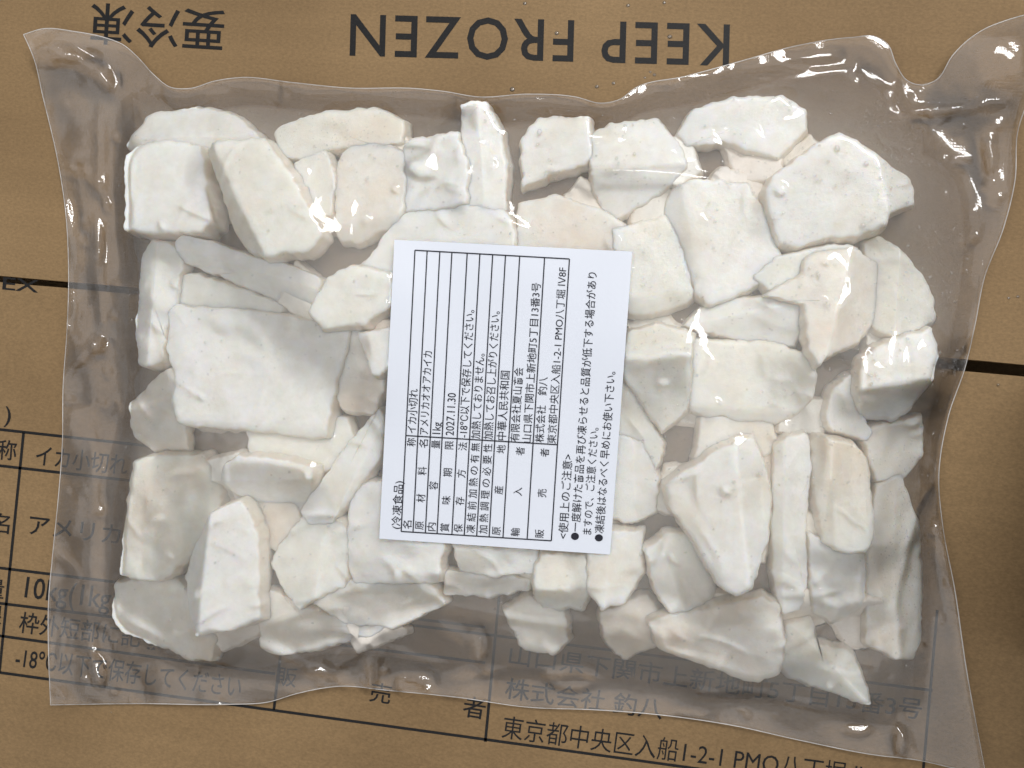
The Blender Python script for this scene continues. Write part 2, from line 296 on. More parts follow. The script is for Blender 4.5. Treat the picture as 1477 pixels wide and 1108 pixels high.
# ------------------------------------------------------------------ pieces of squid
# outline in photo pixels, thickness (mm), (slope to the right, slope downwards), material, description
mm = 0.001
PIECES = [
 # lower layer
 ([(205,165),(215,158),(290,150),(335,163),(372,193),(385,225),(330,240),(200,230),(178,210)], 9, (0,-.08), 'white', 'pale rounded squid piece in the upper left corner, partly behind a lower one'),
 ([(392,190),(405,178),(470,158),(540,152),(585,172),(582,205),(540,215),(480,216),(440,232),(400,225)], 8, (0,.05), 'cream', 'ragged cream squid piece along the top edge, between the slanted slab and the tall ridge'),
 ([(420,232),(470,214),(486,260),(478,312),(455,312),(436,282)], 7, (.1,0), 'white', 'small greyish squid piece wedged right of the slanted upper left slab'),
 ([(745,290),(800,278),(868,300),(902,322),(905,390),(742,385)], 10, (0,.06), 'pink', 'pinkish squid piece just above the top edge of the paper label'),
 ([(750,195),(775,166),(850,168),(856,225),(842,240),(800,250),(752,270)], 9, (.05,.05), 'white', 'pale squid piece at the top edge, straight above the pinkish one'),
 ([(242,405),(272,392),(335,412),(410,440),(400,470),(250,470)], 8, (0,0), 'cream', 'thin cream sliver of squid above the big flat square piece'),
 ([(180,582),(215,545),(240,528),(262,560),(262,620),(262,650),(205,652),(180,632)], 11, (.1,0), 'pink', 'pinkish squid piece at the left seal, tucked under the big flat square piece'),
 ([(160,842),(240,832),(290,880),(312,922),(305,955),(268,953),(240,938),(172,912),(160,890)], 9, (0,.1), 'pink', 'beige squid piece in the lower left corner of the bag'),
 ([(368,868),(388,850),(435,872),(500,898),(555,905),(540,918),(450,940),(402,948),(374,935)], 8, (0,.06), 'pink', 'long beige squid piece on the bottom edge, left of the film folds'),
 ([(445,868),(500,838),(622,842),(645,872),(566,908),(500,902)], 8, (0,.05), 'pink', 'dull beige squid piece under the folds below the label corner'),
 ([(640,825),(720,822),(766,838),(764,852),(700,862),(640,858)], 8, (0,.05), 'pink', 'narrow dull squid piece lying lowest beneath the bottom edge of the label'),
 ([(722,880),(760,862),(812,872),(822,925),(798,945),(752,936)], 8, (0,.08), 'pink', 'beige squid piece hanging lowest at the middle of the bottom edge'),
 ([(862,885),(935,858),(960,895),(945,935),(900,955),(872,930)], 8, (0,.08), 'pink', 'hazy beige squid piece at the bottom edge, left of the long lying wedge'),
 ([(1250,800),(1262,700),(1300,682),(1332,760),(1337,870),(1336,930),(1325,957),(1297,955),(1250,930)], 8, (-.1,0), 'pink', 'tall greyish squid piece at the lower right seal under misted film'),
 ([(1240,620),(1300,606),(1335,598),(1336,660),(1302,695),(1262,695)], 8, (-.15,0), 'pink', 'shaded squid piece at the right seal below the curled white one'),
 ([(905,540),(930,590),(960,640),(945,690),(885,650),(880,560)], 9, (-.1,0), 'cream', 'shaded squid piece right of the label, under the notched flat piece'),
 ([(1135,905),(1172,888),(1182,932),(1230,940),(1246,975),(1258,1016),(1244,1018),(1200,1002),(1150,987),(1128,970)], 9, (0,.12), 'cream', 'pointed squid piece reaching into the lower right corner'),
 ([(600,400),(740,395),(745,600),(600,590)], 12, (0,0), 'white', 'squid piece hidden beneath the upper left of the label'),
 ([(752,400),(885,410),(880,600),(755,595)], 12, (0,0), 'white', 'squid piece hidden beneath the upper right of the label'),
 ([(590,605),(720,605),(720,790),(590,780)], 12, (0,0), 'white', 'squid piece hidden beneath the lower left of the label'),
 ([(730,605),(880,615),(865,790),(730,785)], 12, (0,0), 'white', 'squid piece hidden beneath the lower right of the label'),
 ([(1085,400),(1120,370),(1200,350),(1240,355),(1225,420),(1140,440)], 9, (0,0), 'cream', 'cream squid piece peeping out under the top right block'),
 ([(1010,600),(1110,600),(1125,640),(1060,700),(1000,680)], 8, (0,0), 'pink', 'beige squid piece in the dark gap above the big pointed wedge'),
 ([(330,700),(420,715),(440,760),(400,800),(355,770)], 7, (0,0), 'pink', 'small beige squid piece in the gap left of the slanting stick'),
 ([(350,600),(500,600),(520,660),(450,690),(360,665)], 7, (0,0), 'cream', 'squid piece in the gap under the lower edge of the big flat square'),
 ([(460,480),(530,470),(560,540),(540,600),(490,590)], 7, (0,0), 'pink', 'beige squid piece in the gap between big flat square and label'),
 # middle layer
 ([(176,222),(205,203),(240,199),(285,208),(294,240),(304,320),(290,336),(212,338),(178,332)], 15, (0,.03), 'white', 'pale blurred squid block at the upper left, against the left seal'),
 ([(484,228),(500,207),(548,200),(582,215),(586,260),(584,300),(572,326),(542,334),(512,350),(485,346),(481,300)], 11, (0,.05), 'pink', 'cream squid block with pinkish edges, left of the tall ridged piece'),
 ([(580,208),(592,197),(660,188),(676,240),(674,296),(582,306)], 11, (.1,0), 'white', 'white squid piece with a bright streak, under the tall top ridge'),
 ([(855,272),(848,225),(848,190),(880,172),(950,164),(986,213),(993,240),(960,272),(915,300),(876,319)], 11, (0,.05), 'white', 'white squid block at the top edge, right of centre, crossed by a highlight'),
 ([(882,330),(960,308),(985,345),(1003,420),(992,438),(930,455),(905,452),(890,400)], 11, (-.08,0), 'cream', 'squid piece touching the upper right corner of the label'),
 ([(977,192),(995,157),(1060,138),(1130,137),(1163,158),(1165,188),(1126,228),(1080,217),(1045,203),(990,210)], 10, (.03,-.06), 'white', 'smooth oval squid piece at the top edge right of centre'),
 ([(1250,350),(1270,335),(1310,365),(1345,400),(1362,450),(1356,463),(1320,478),(1290,487),(1262,476),(1250,430)], 11, (-.2,.05), 'cream', 'rounded squid piece at the right seal, middle height, above a dark crack'),
 ([(1245,512),(1290,488),(1352,470),(1359,510),(1350,550),(1322,590),(1300,604),(1245,600),(1238,560)], 12, (-.12,.06), 'white', 'white curled squid piece at the right seal, below the dark crack'),
 ([(893,520),(905,476),(950,464),(1003,480),(998,510),(993,592),(955,625),(935,595),(900,545)], 12, (.12,.02), 'cream', 'wedge of squid between the label and the flat piece with a notched edge'),
 ([(886,622),(925,635),(952,690),(946,742),(912,757),(872,745),(872,680)], 11, (0,0), 'white', 'white squid piece at the right edge of the label, level with the printed notes'),
 ([(930,792),(960,770),(1000,772),(1036,858),(1032,882),(966,886),(944,855)], 11, (-.12,.03), 'white', 'white squid piece right below the label, left of the big pointed wedge tip'),
 ([(846,795),(872,764),(928,768),(928,830),(902,872),(866,882),(846,852)], 11, (0,.08), 'white', 'squid piece at the lower right corner of the label, below it'),
 ([(768,820),(780,800),(846,800),(852,858),(840,884),(782,880),(768,862)], 9, (0,.1), 'cream', 'squid block under the bottom edge of the label, right of its middle'),
 ([(650,785),(778,792),(774,826),(720,832),(660,826)], 10, (0,.1), 'white', 'squid piece just showing below the middle of the bottom label edge'),
 ([(315,690),(322,668),(345,657),(400,661),(456,672),(452,692),(432,725),(410,755),(385,758),(360,740),(325,716)], 10, (0,-.2), 'white', 'half-moon squid piece below the big flat square piece'),
 ([(383,815),(400,782),(436,742),(490,752),(503,790),(492,850),(452,866),(430,882),(402,850)], 12, (.08,.05), 'cream', 'diamond-shaped cream squid piece below the slanting stick'),
 ([(187,665),(230,654),(290,656),(314,690),(306,740),(290,788),(256,820),(236,839),(200,839),(170,831),(175,760)], 12, (-.02,.02), 'cream', 'large cream squid block at the left seal, lower left of the bag'),
 ([(190,480),(193,420),(200,362),(215,345),(245,350),(258,368),(250,430),(236,470),(231,520),(216,531),(196,526)], 13, (.12,0), 'white', 'upright white squid stick along the left seal'),
 ([(512,480),(565,470),(568,525),(546,546),(535,540),(525,510)], 11, (0,.05), 'white', 'small bright squid piece half hidden by the left edge of the label'),
 ([(1168,770),(1185,778),(1220,795),(1251,800),(1251,850),(1246,880),(1220,902),(1204,906),(1175,886),(1167,840)], 12, (0,.05), 'white', 'bright squid block at the lower right, below the upright block'),
 ([(1105,424),(1160,393),(1162,375),(1182,360),(1235,354),(1276,375),(1283,420),(1276,450),(1246,492),(1196,515),(1180,530),(1165,505),(1160,440)], 13, (-.1,.05), 'pink', 'big folded pinkish squid piece at the right, beneath the top right block'),
 ([(1190,602),(1200,562),(1225,540),(1250,532),(1256,556),(1244,570),(1246,600),(1259,625),(1250,636),(1200,622)], 11, (0,0), 'white', 'small knobbly white squid bit right of the notched flat piece'),
 ([(440,450),(470,397),(510,380),(565,395),(565,440),(522,470),(462,476)], 11, (0,.05), 'cream', 'squid piece left of the label, under the tip of the large smooth piece'),
 # upper layer
 ([(291,214),(305,200),(378,196),(420,250),(452,312),(467,340),(437,366),(412,366),(383,373),(345,357),(325,325)], 12, (.03,.03), 'cream', 'large slanted cream slab in the upper left'),
 ([(662,147),(700,144),(722,182),(732,240),(730,306),(672,300),(664,200)], 11, (-.06,0), 'white', 'tall ridged white piece reaching the top edge left of centre'),
 ([(957,300),(970,268),(1000,256),(1080,260),(1110,310),(1131,372),(1120,392),(1105,405),(1060,428),(1022,441),(1003,420),(985,360)], 12, (0,.02), 'white', 'large flat squid slab right above the label, with a ragged lower edge'),
 ([(1103,272),(1115,250),(1180,205),(1210,188),(1235,200),(1280,230),(1322,252),(1326,290),(1286,306),(1281,325),(1240,340),(1195,343),(1150,356),(1125,350),(1112,310)], 13, (.0,-.02), 'white', 'large squarish squid block in the upper right corner'),
 ([(985,470),(1010,442),(1060,428),(1130,424),(1166,431),(1164,456),(1150,500),(1090,497),(1040,483)], 11, (.05,-.1), 'white', 'small oblong white slab lying above the notched flat piece'),
 ([(993,500),(1000,485),(1040,490),(1110,492),(1176,512),(1183,540),(1170,580),(1142,605),(1120,614),(1100,607),(1062,612),(1046,600),(1020,604),(994,592),(990,560)], 12, (0,.03), 'cream', 'flat squid slab with a notched lower edge, right of the label'),
 ([(960,702),(985,680),(1060,635),(1090,632),(1106,665),(1116,720),(1110,780),(1086,850),(1062,862),(1036,846),(1000,782),(965,730)], 13, (.04,.03), 'white', 'big pointed wedge of squid right of the label, tip downwards'),
 ([(1119,642),(1135,628),(1168,625),(1173,660),(1166,760),(1166,850),(1156,884),(1131,890),(1117,852),(1114,740)], 14, (0,0), 'white', 'narrow upright squid stick right of the big pointed wedge'),
 ([(1172,642),(1181,628),(1235,640),(1255,665),(1260,720),(1263,780),(1251,799),(1220,800),(1190,786),(1178,720)], 13, (.05,0), 'cream', 'upright squid block right of the narrow upright stick'),
 ([(935,900),(970,886),(1030,878),(1100,861),(1126,875),(1136,930),(1130,975),(1100,990),(1070,986),(1010,960),(950,940)], 11, (0,.02), 'pink', 'long lying wedge of squid at the bottom right, below the pointed one'),
 ([(497,800),(500,722),(512,700),(562,690),(640,700),(640,790),(634,842),(505,846)], 11, (.05,.03), 'white', 'squid block emerging from under the lower left corner of the label'),
 ([(430,740),(446,714),(500,640),(546,588),(556,610),(546,660),(502,722),(476,757),(442,757)], 12, (.03,0), 'white', 'slanting white squid stick left of the label, lower half'),
 ([(245,840),(260,800),(300,740),(345,720),(368,772),(370,898),(330,914),(277,920),(256,884)], 13, (.06,0), 'white', 'bright split squid block at the lower left with a white ridge'),
 ([(237,447),(252,438),(270,440),(370,448),(440,460),(502,466),(498,510),(486,545),(476,600),(470,632),(440,632),(360,622),(290,618),(253,612),(246,580),(250,545),(236,500),(241,480)], 13, (0,.02), 'white', 'biggest flat square squid slab at the left of the label'),
 ([(250,350),(262,338),(300,345),(360,368),(430,385),(462,400),(456,430),(440,455),(400,440),(350,415),(290,390),(255,375)], 12, (0,-.08), 'white', 'long slender squid strip at the left, above the biggest slab'),
 ([(500,427),(505,402),(540,350),(570,312),(600,295),(660,291),(730,302),(745,330),(740,400),(580,430),(540,437)], 12, (.04,.02), 'white', 'large smooth squid piece tucked under the upper left label corner'),
]

# creased pieces: ridge line in px and how fast the two faces fall away from it
# (line going down: left face, right face; line going right: lower face, upper face)
RIDGE = {
 'upright squid block right': ((1197,632),(1207,795),.9,.1), 'big pointed wedge of': ((1062,645),(1082,855),.12,.45), 'narrow upright squid': ((1132,628),(1130,890),1.0,.25),
 'bright squid block at the lower': ((1168,876),(1250,868),1.2,.05), 'white squid piece right below': ((950,775),(988,885),.1,.7), 'half-moon': ((315,694),(455,692),1.0,.1),
 'bright split': ((300,745),(282,918),1.0,.22), 'long slender': ((252,356),(460,418),.8,.1), 'upright white squid stick': ((228,345),(212,530),.12,.6), 'slanting white': ((552,606),(478,757),.08,.8),
 'diamond-shaped': ((472,745),(456,866),.08,.7), 'large slanted cream': ((302,205),(384,372),.9,.05), 'with a notched lower edge, right': ((990,584),(1172,596),1.0,.06), 'big folded': ((1232,356),(1190,520),.3,.6),
 'rounded squid piece at the right': ((1300,355),(1290,485),.6,.25), 'white curled': ((1240,562),(1350,545),1.2,.1), 'small oblong': ((985,468),(1165,436),.3,.6), 'long lying wedge': ((935,905),(1135,905),.2,.2),
 'pointed squid piece reaching': ((1140,900),(1256,1016),.5,.3), 'tall greyish': ((1290,690),(1292,955),.15,.35), 'large cream squid block at the left': ((288,656),(250,838),.05,.6),
 'cream squid block with pink': ((485,326),(584,306),.8,.06), 'tall ridged': ((688,145),(698,300),.45,.15), 'crossed by a highlight': ((850,252),(993,232),.4,.2), 'large squarish': ((1266,225),(1284,306),.05,.7),
 'large flat squid slab right above': ((982,262),(1018,440),.6,.05), 'wedge of squid between': ((893,515),(1000,512),.3,.4), 'level with the printed': ((912,625),(918,757),.1,.4), 'emerging from under': ((497,826),(640,826),.8,.03),
 'biggest flat': ((236,606),(480,620),.9,.02), 'tucked under the upper left label': ((500,418),(740,408),.9,.05), 'touching the upper right': ((890,432),(1000,420),.7,.05), 'at the left seal, tucked': ((180,590),(260,570),.4,.3),
 'lower left corner of the bag': ((160,875),(310,930),.2,.12), 'lower right corner of the label': ((880,766),(872,882),.12,.5), 'right of its middle': ((768,850),(850,850),.8,.1), 'upper left corner, partly': ((178,200),(380,196),.3,.4)}

# more pieces at the bottom of the bag, seen only through the gaps
LOW = []
for gy_ in range(0, 8):
    for gx_ in range(0, 11):
        cx_, cy_ = 235 + gx_ * 104 + random.uniform(-26, 26), 205 + gy_ * 98 + random.uniform(-24, 24)
        if cx_ > 1290 or cy_ > 905 or (560 < cx_ < 890 and 360 < cy_ < 780) or random.random() < 0.06: continue
        n_ = random.choice((4, 4, 5)); a0_ = random.uniform(0, 6.28); r_ = random.uniform(44, 62)
        LOW.append(([(cx_ + r_ * random.uniform(.75, 1.2) * math.cos(a0_ + k * 6.283 / n_ + random.uniform(-.25, .25)), cy_ + r_ * random.uniform(.7, 1.1) * math.sin(a0_ + k * 6.283 / n_ + random.uniform(-.25, .25))) for k in range(n_)],
                    random.uniform(6, 9), (random.uniform(-.12, .12), random.uniform(-.12, .12)), random.choice(('cream', 'pink', 'white')), 'pale squid piece deep in the bag, showing only through gaps between the others'))

def covered(px, py):
    n_ = 0
    for P_, *_r in PIECES:
        c_ = False
        for k in range(len(P_)):
            (x1, y1), (x2, y2) = P_[k - 1], P_[k]
            if (y1 > py) != (y2 > py) and px < (x2 - x1) * (py - y1) / (y2 - y1) + x1: c_ = not c_
        if c_: return True
    return False
keep = []; seen = set()
for P_, th_, ti_, ma_, la_ in LOW:
    cx_, cy_ = np.mean(P_, 0)
    if any(not (195 < x < 1325 and 165 < y < 945) or (x > 1270 and y < 330) or (590 < x < 720 and y > 890) for x, y in P_): continue
    pr = [(cx_ + dx, cy_ + dy) for dx in range(-40, 41, 16) for dy in range(-40, 41, 16)]
    if sum(not covered(*q_) for q_ in pr) / len(pr) < 0.06: continue
    best = sorted(PIECES, key=lambda q_: math.hypot(*(np.mean(q_[0], 0) - (cx_, cy_))))
    for q_ in best:
        d_ = np.array((cx_, cy_)) - np.mean(q_[0], 0); w_ = ('right of' if d_[0] > 0 else 'left of') if abs(d_[0]) > abs(d_[1]) else ('below' if d_[1] > 0 else 'above')
        la_ = 'half covered squid piece %s the %s' % (w_, ' '.join(q_[4].split(',')[0].split()[:10]))
        if la_ not in seen and len(la_.split()) <= 16: break
    seen.add(la_); keep.append((P_, th_, ti_, ma_ + '_low', la_))
LOW = keep

def resample(P, n, jit):
    P = np.array(P, float); m = len(P)
    # round the corners slightly, then resample evenly
    Q = []
    for i in range(m):
        a, b, c = P[i - 1], P[i], P[(i + 1) % m]
        f1 = min(0.33, 3 / max(1, np.hypot(*(b - a)))); f2 = min(0.33, 3 / max(1, np.hypot(*(c - b))))
        p, q = b + (a - b) * f1, b + (c - b) * f2
        for t in (0, .33, .67, 1): Q.append((1 - t) ** 2 * p + 2 * t * (1 - t) * b + t * t * q)
    Q = np.array(Q); Q2 = np.vstack([Q, Q[:1]]); s = np.r_[0, np.cumsum(np.hypot(*np.diff(Q2, axis=0).T))]
    T = np.linspace(0, s[-1], n, endpoint=False)
    O = np.stack([np.interp(T, s, Q2[:, 0]), np.interp(T, s, Q2[:, 1])], -1)
    tng = np.roll(O, -1, 0) - np.roll(O, 1, 0); nr = np.stack([tng[:, 1], -tng[:, 0]], -1); nr /= np.linalg.norm(nr, axis=1)[:, None] + 1e-9
    seed = random.random() * 100
    w = np.array([mnoise.noise(Vector((o[0] / 14, o[1] / 14, seed))) + 0.7 * mnoise.noise(Vector((o[0] / 6.5, o[1] / 6.5, seed))) for o in O])
    return O + nr * (w * jit)[:, None]

# height field on the box top, 0.7 mm cells
G = 0.0007; gx0, gx1, gy0, gy1 = -0.26, 0.28, -0.20, 0.20
NX, NY = int((gx1 - gx0) / G), int((gy1 - gy0) / G)
gx = gx0 + (np.arange(NX) + .5) * G; gy = gy0 + (np.arange(NY) + .5) * G
HF = np.zeros((NY, NX))
def field_patch(poly):
    i0 = max(0, int((poly[:, 0].min() - gx0) / G)); i1 = min(NX, int((poly[:, 0].max() - gx0) / G) + 1)
    j0 = max(0, int((poly[:, 1].min() - gy0) / G)); j1 = min(NY, int((poly[:, 1].max() - gy0) / G) + 1)
    XX, YY = np.meshgrid(gx[i0:i1], gy[j0:j1]); ins = np.zeros(XX.shape, bool); dmin = np.full(XX.shape, 1.0)
    n = len(poly)
    for k in range(n):
        (x1, y1), (x2, y2) = poly[k], poly[(k + 1) % n]
        c = (y1 > YY) != (y2 > YY)
        with np.errstate(divide='ignore', invalid='ignore'):
            ins ^= c & (XX < (x2 - x1) * (YY - y1) / (y2 - y1 + 1e-15) + x1)
        ex, ey = x2 - x1, y2 - y1; t = np.clip(((XX - x1) * ex + (YY - y1) * ey) / (ex * ex + ey * ey + 1e-15), 0, 1)
        dmin = np.minimum(dmin, np.hypot(XX - x1 - t * ex, YY - y1 - t * ey))
    return (slice(j0, j1), slice(i0, i1)), XX, YY, ins, dmin
def sample(FLD, x, y):
    fx = np.clip((x - gx0) / G - .5, 0, NX - 1.001); fy = np.clip((y - gy0) / G - .5, 0, NY - 1.001)
    i = fx.astype(int); j = fy.astype(int); u = fx - i; v = fy - j
    return (FLD[j, i] * (1 - u) * (1 - v) + FLD[j, i + 1] * u * (1 - v) + FLD[j + 1, i] * (1 - u) * v + FLD[j + 1, i + 1] * u * v)

NP = 132
def add_piece(pts, th, tilt, mat, label, up):
    th *= mm; O = resample(pts, NP, 2.7)
    poly = at_np(O, 0.016)[:, :2]
    sl, XX, YY, ins, dm = field_patch(poly); c = poly.mean(0)
    sub = HF[sl][ins & (dm > 0.003)] if (ins & (dm > 0.003)).any() else HF[sl][ins]
    zb = max(0.0012, float(np.percentile(sub, 62)) if sub.size else 0.0012)
    zb = min(zb, (0.0030, 0.0042, 0.0062 + 0.0025 * random.random(), 0.0105 + 0.002 * random.random())[up])
    poly = at_np(O, zb + th)[:, :2]; c = poly.mean(0)
    gxs, gys = tilt[0] * 1.2 + random.uniform(-.02, .02), -tilt[1] * 1.2 + random.uniform(-.02, .02)
    # keep the lowest point of a tilted piece off the box
    span = np.abs((poly - c) @ np.array([gxs, gys])).max()
    gsc = min(1.0, 0.0055 / span) if span > 0.0055 else 1.0; gxs *= gsc; gys *= gsc
    rr = min(0.0015, th * 0.18)
    sl, XX, YY, ins, dm = field_patch(poly)
    rg = next((v for k_, v in RIDGE.items() if k_ in label), None)
    if rg is not None:
        q1, q2 = at_np(np.array(rg[:2], float), zb + th)[:, :2]; rd = (q2 - q1) / np.linalg.norm(q2 - q1)
    def fall(x, y):
        if rg is None: return 0 * x
        s_ = -(rd[0] * (y - q1[1]) - rd[1] * (x - q1[0]))        # image y runs down, world y runs up
        return np.minimum(np.where(s_ > 0, 0.8 * rg[2] * s_, -0.8 * rg[3] * s_), th * 0.8)
    top = zb + th + gxs * (XX - c[0]) + gys * (YY - c[1]) - fall(XX, YY)
    e = np.clip(dm / rr, 0, 1); top -= rr * (1 - np.sqrt(1 - (1 - e) ** 2))
    HF[sl] = np.where(ins, np.maximum(HF[sl], top), HF[sl])
    V = []; seed = random.random() * 50; dv = poly - c; L = np.linalg.norm(dv, axis=1)[:, None]; un = dv / L
    def z_of(p, dz): return zb + dz + gxs * (p[:, 0] - c[0]) + gys * (p[:, 1] - c[1])
    prof = []                                                     # (inset in m or share of the radius, height)
    for f in (0.1, 0.2, 0.3, 0.4, 0.5, 0.6, 0.7, 0.8, 0.9): prof.append(('s', f, th))
    for a in (0, 18, 36, 54, 72, 90): prof.append(('i', rr * (1 - math.sin(math.radians(a))), th - rr * (1 - math.cos(math.radians(a)))))
    for hh in (0.6, 0.3): prof.append(('i', -0.0016 * (1 - hh), th * hh))
    for a in (60, 20): prof.append(('i', rr * 0.7 * (1 - math.sin(math.radians(a))) - 0.0015, rr * 0.7 * (1 - math.cos(math.radians(a)))))
    for kind, f, h in prof:
        P = c + dv * f if kind == 's' else c + dv - un * np.minimum(f, L * 0.2)
        if kind == 's': P = c + (dv - un * np.minimum(rr, L * 0.2)) * f
        zz = z_of(P, h) - fall(P[:, 0], P[:, 1]) * (h / th)
        nz = np.array([mnoise.noise(Vector((p[0] * 70, p[1] * 70, seed))) + 0.3 * mnoise.noise(Vector((p[0] * 150, p[1] * 150, seed))) for p in P])
        V.append(np.column_stack([P + un * (nz * 0.00035)[:, None], np.maximum(0.0009, zz + (nz - 0.75) * 0.00045 * (h / th))]))
    nr = len(prof); V = np.concatenate(V); Fc = []
    for r in range(nr - 1):
        for i in range(NP):
            j = (i + 1) % NP; Fc.append((r * NP + i, (r + 1) * NP + i, (r + 1) * NP + j, r * NP + j))
    ct = np.array([[c[0], c[1], V[:NP, 2].mean()]]); V = np.vstack([V, ct]); k = len(V) - 1
    for i in range(NP): Fc.append((k, i, (i + 1) % NP))
    Fc.append(tuple((nr - 1) * NP + i for i in range(NP))[::-1])
    o = mesh_obj('squid_piece', V, Fc, M[mat], origin=(c[0], c[1], zb))
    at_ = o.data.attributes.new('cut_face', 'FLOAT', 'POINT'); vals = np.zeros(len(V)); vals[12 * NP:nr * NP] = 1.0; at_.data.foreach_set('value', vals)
    tag(o, label, 'squid piece', 'frozen squid pieces inside the bag')
    return o
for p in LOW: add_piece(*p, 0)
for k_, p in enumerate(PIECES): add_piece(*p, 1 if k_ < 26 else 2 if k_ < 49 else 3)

# ------------------------------------------------------------------ the bag: outlines in photo pixels
def curve(P): return np.array(P, float)
L_OUT = curve([(34,50),(48,82),(62,140),(84,235),(94,300),(99,400),(97,470),(91,560),(90,640),(84,720),(76,800),(70,870),(70,940),(73,1017)])
L_IN = curve([(167,62),(166,95),(168,160),(172,230),(171,300),(176,400),(177,500),(180,580),(168,660),(160,740),(156,820),(155,890),(162,960),(166,1017)])
R_IN = curve([(1300,60),(1326,122),(1342,190),(1402,260),(1414,330),(1410,400),(1398,470),(1386,530),(1366,590),(1356,650),(1345,760),(1342,860),(1338,960),(1332,1098)])
R_OUT = curve([(1520,12),(1488,130),(1468,190),(1464,260),(1447,330),(1420,400),(1406,470),(1392,530),(1368,600),(1354,690),(1360,760),(1377,850),(1393,960),(1422,1118)])
T_OUT = curve([(34,50),(60,42),(110,46),(150,54),(178,65),(200,84),(222,108),(246,126),(272,128),(310,117),(348,112),(420,119),(500,127),(600,128),(640,132),(690,140),(760,136),(830,140),(868,149),(895,143),(915,128),(990,110),(1070,88),(1150,66),(1230,54),(1262,53),(1280,64),(1292,92),(1308,116),(1328,123),(1350,116),(1374,80),(1396,58),(1420,42),(1450,30),(1520,12)])
B_OUT = curve([(73,1017),(120,1016),(200,1015),(330,1016),(385,1013),(430,1000),(490,990),(560,996),(660,1006),(760,1020),(860,1024),(950,1031),(1060,1047),(1150,1067),(1255,1088),(1332,1098),(1375,1108),(1422,1118)])
def resc(P, n):
    s = np.r_[0, np.cumsum(np.hypot(*np.diff(P, axis=0).T))]; T = np.linspace(0, s[-1], n)
    # smooth interpolation through the traced points
    out = []
    for k in (0, 1):
        y = P[:, k]; m = np.gradient(y, s); i = np.clip(np.searchsorted(s, T, 'right') - 1, 0, len(s) - 2); h = s[i + 1] - s[i]; t = (T - s[i]) / h
        out.append((2*t**3-3*t**2+1)*y[i] + (t**3-2*t**2+t)*h*m[i] + (-2*t**3+3*t**2)*y[i+1] + (t**3-t**2)*h*m[i+1])
    return np.stack(out, -1)
POCKET = [(172,140),(172,230),(171,300),(176,400),(177,500),(180,580),(168,660),(160,740),(156,820),(156,892),(200,925),(262,962),(330,972),(400,978),(470,978),(560,972),(640,972),(760,972),(850,985),(960,998),(1080,1012),(1180,1028),(1262,1036),(1330,1036),(1338,960),(1342,860),(1345,760),(1356,650),(1366,590),(1384,530),(1396,470),(1408,400),(1411,330),(1400,260),(1345,195),(1290,130),(1235,92),(1130,104),(1000,120),(905,150),(868,165),(760,150),(700,152),(640,146),(500,143),(350,132),(250,146),(200,120)]

# film draped over the pieces
def gridpoly(P, z): return at_np(np.array(P, float), z)[:, :2]
sl, XX, YY, ins, dm = field_patch(gridpoly(POCKET, 0.004))
pocket = np.zeros((NY, NX), bool); pocket[sl] = ins
pdist = np.zeros((NY, NX)); pdist[sl] = np.where(ins, dm, 0)
OB = np.where(HF > 0, HF + 0.0005, 0.0016)
def blur(A, n):
    for _ in range(n):
        B = np.pad(A, 1, mode='edge'); A = (B[:-2, 1:-1] + B[2:, 1:-1] + B[1:-1, :-2] + B[1:-1, 2:]) * 0.25
    return A
def vnoise(scale, seed):
    n1, n2 = int(NY / scale) + 3, int(NX / scale) + 3
    r = np.random.default_rng(seed).normal(0, 1, (n1, n2)); yy = np.arange(NY) / scale; xx = np.arange(NX) / scale
    j = yy.astype(int); i = xx.astype(int); v = (yy - j)[:, None]; u = (xx - i)[None]
    v = v * v * (3 - 2 * v); u = u * u * (3 - 2 * u)
    return (r[j][:, i] * (1 - u) * (1 - v) + r[j][:, i + 1] * u * (1 - v) + r[j + 1][:, i] * (1 - u) * v + r[j + 1][:, i + 1] * u * v)
margin = 0.0018 + np.abs(blur(vnoise(26, 3), 10)) * 0.0012
PXg = None
XXg, YYg = np.meshgrid(gx, gy)
def to_px(x, y, z):
    P = np.stack([x, y, np.broadcast_to(z, x.shape)], -1) - np.array(CAM); q = P @ np.array(R)
    return W / 2 - q[..., 0] / q[..., 2] * F, H / 2 + q[..., 1] / q[..., 2] * F
PX, PY = to_px(XXg, YYg, 0.004)
def hump(x, y, rx, ry, a): return a * mm * np.exp(-((PX - x) / rx) ** 2 - ((PY - y) / ry) ** 2)
margin += hump(70, 60, 70, 50, 7) + hump(1450, 90, 70, 70, 9) + hump(1260, 60, 50, 40, 3) + hump(330, 125, 70, 16, 1.6) + hump(1440, 260, 30, 90, 2.5) + hump(1400, 980, 40, 160, 3) + hump(480, 995, 120, 20, 2.5) + hump(115, 330, 30, 120, 3) + hump(120, 700, 30, 120, 2)
OB = np.where(pocket, np.maximum(OB, margin), OB)
film = np.where(pocket, OB, margin)
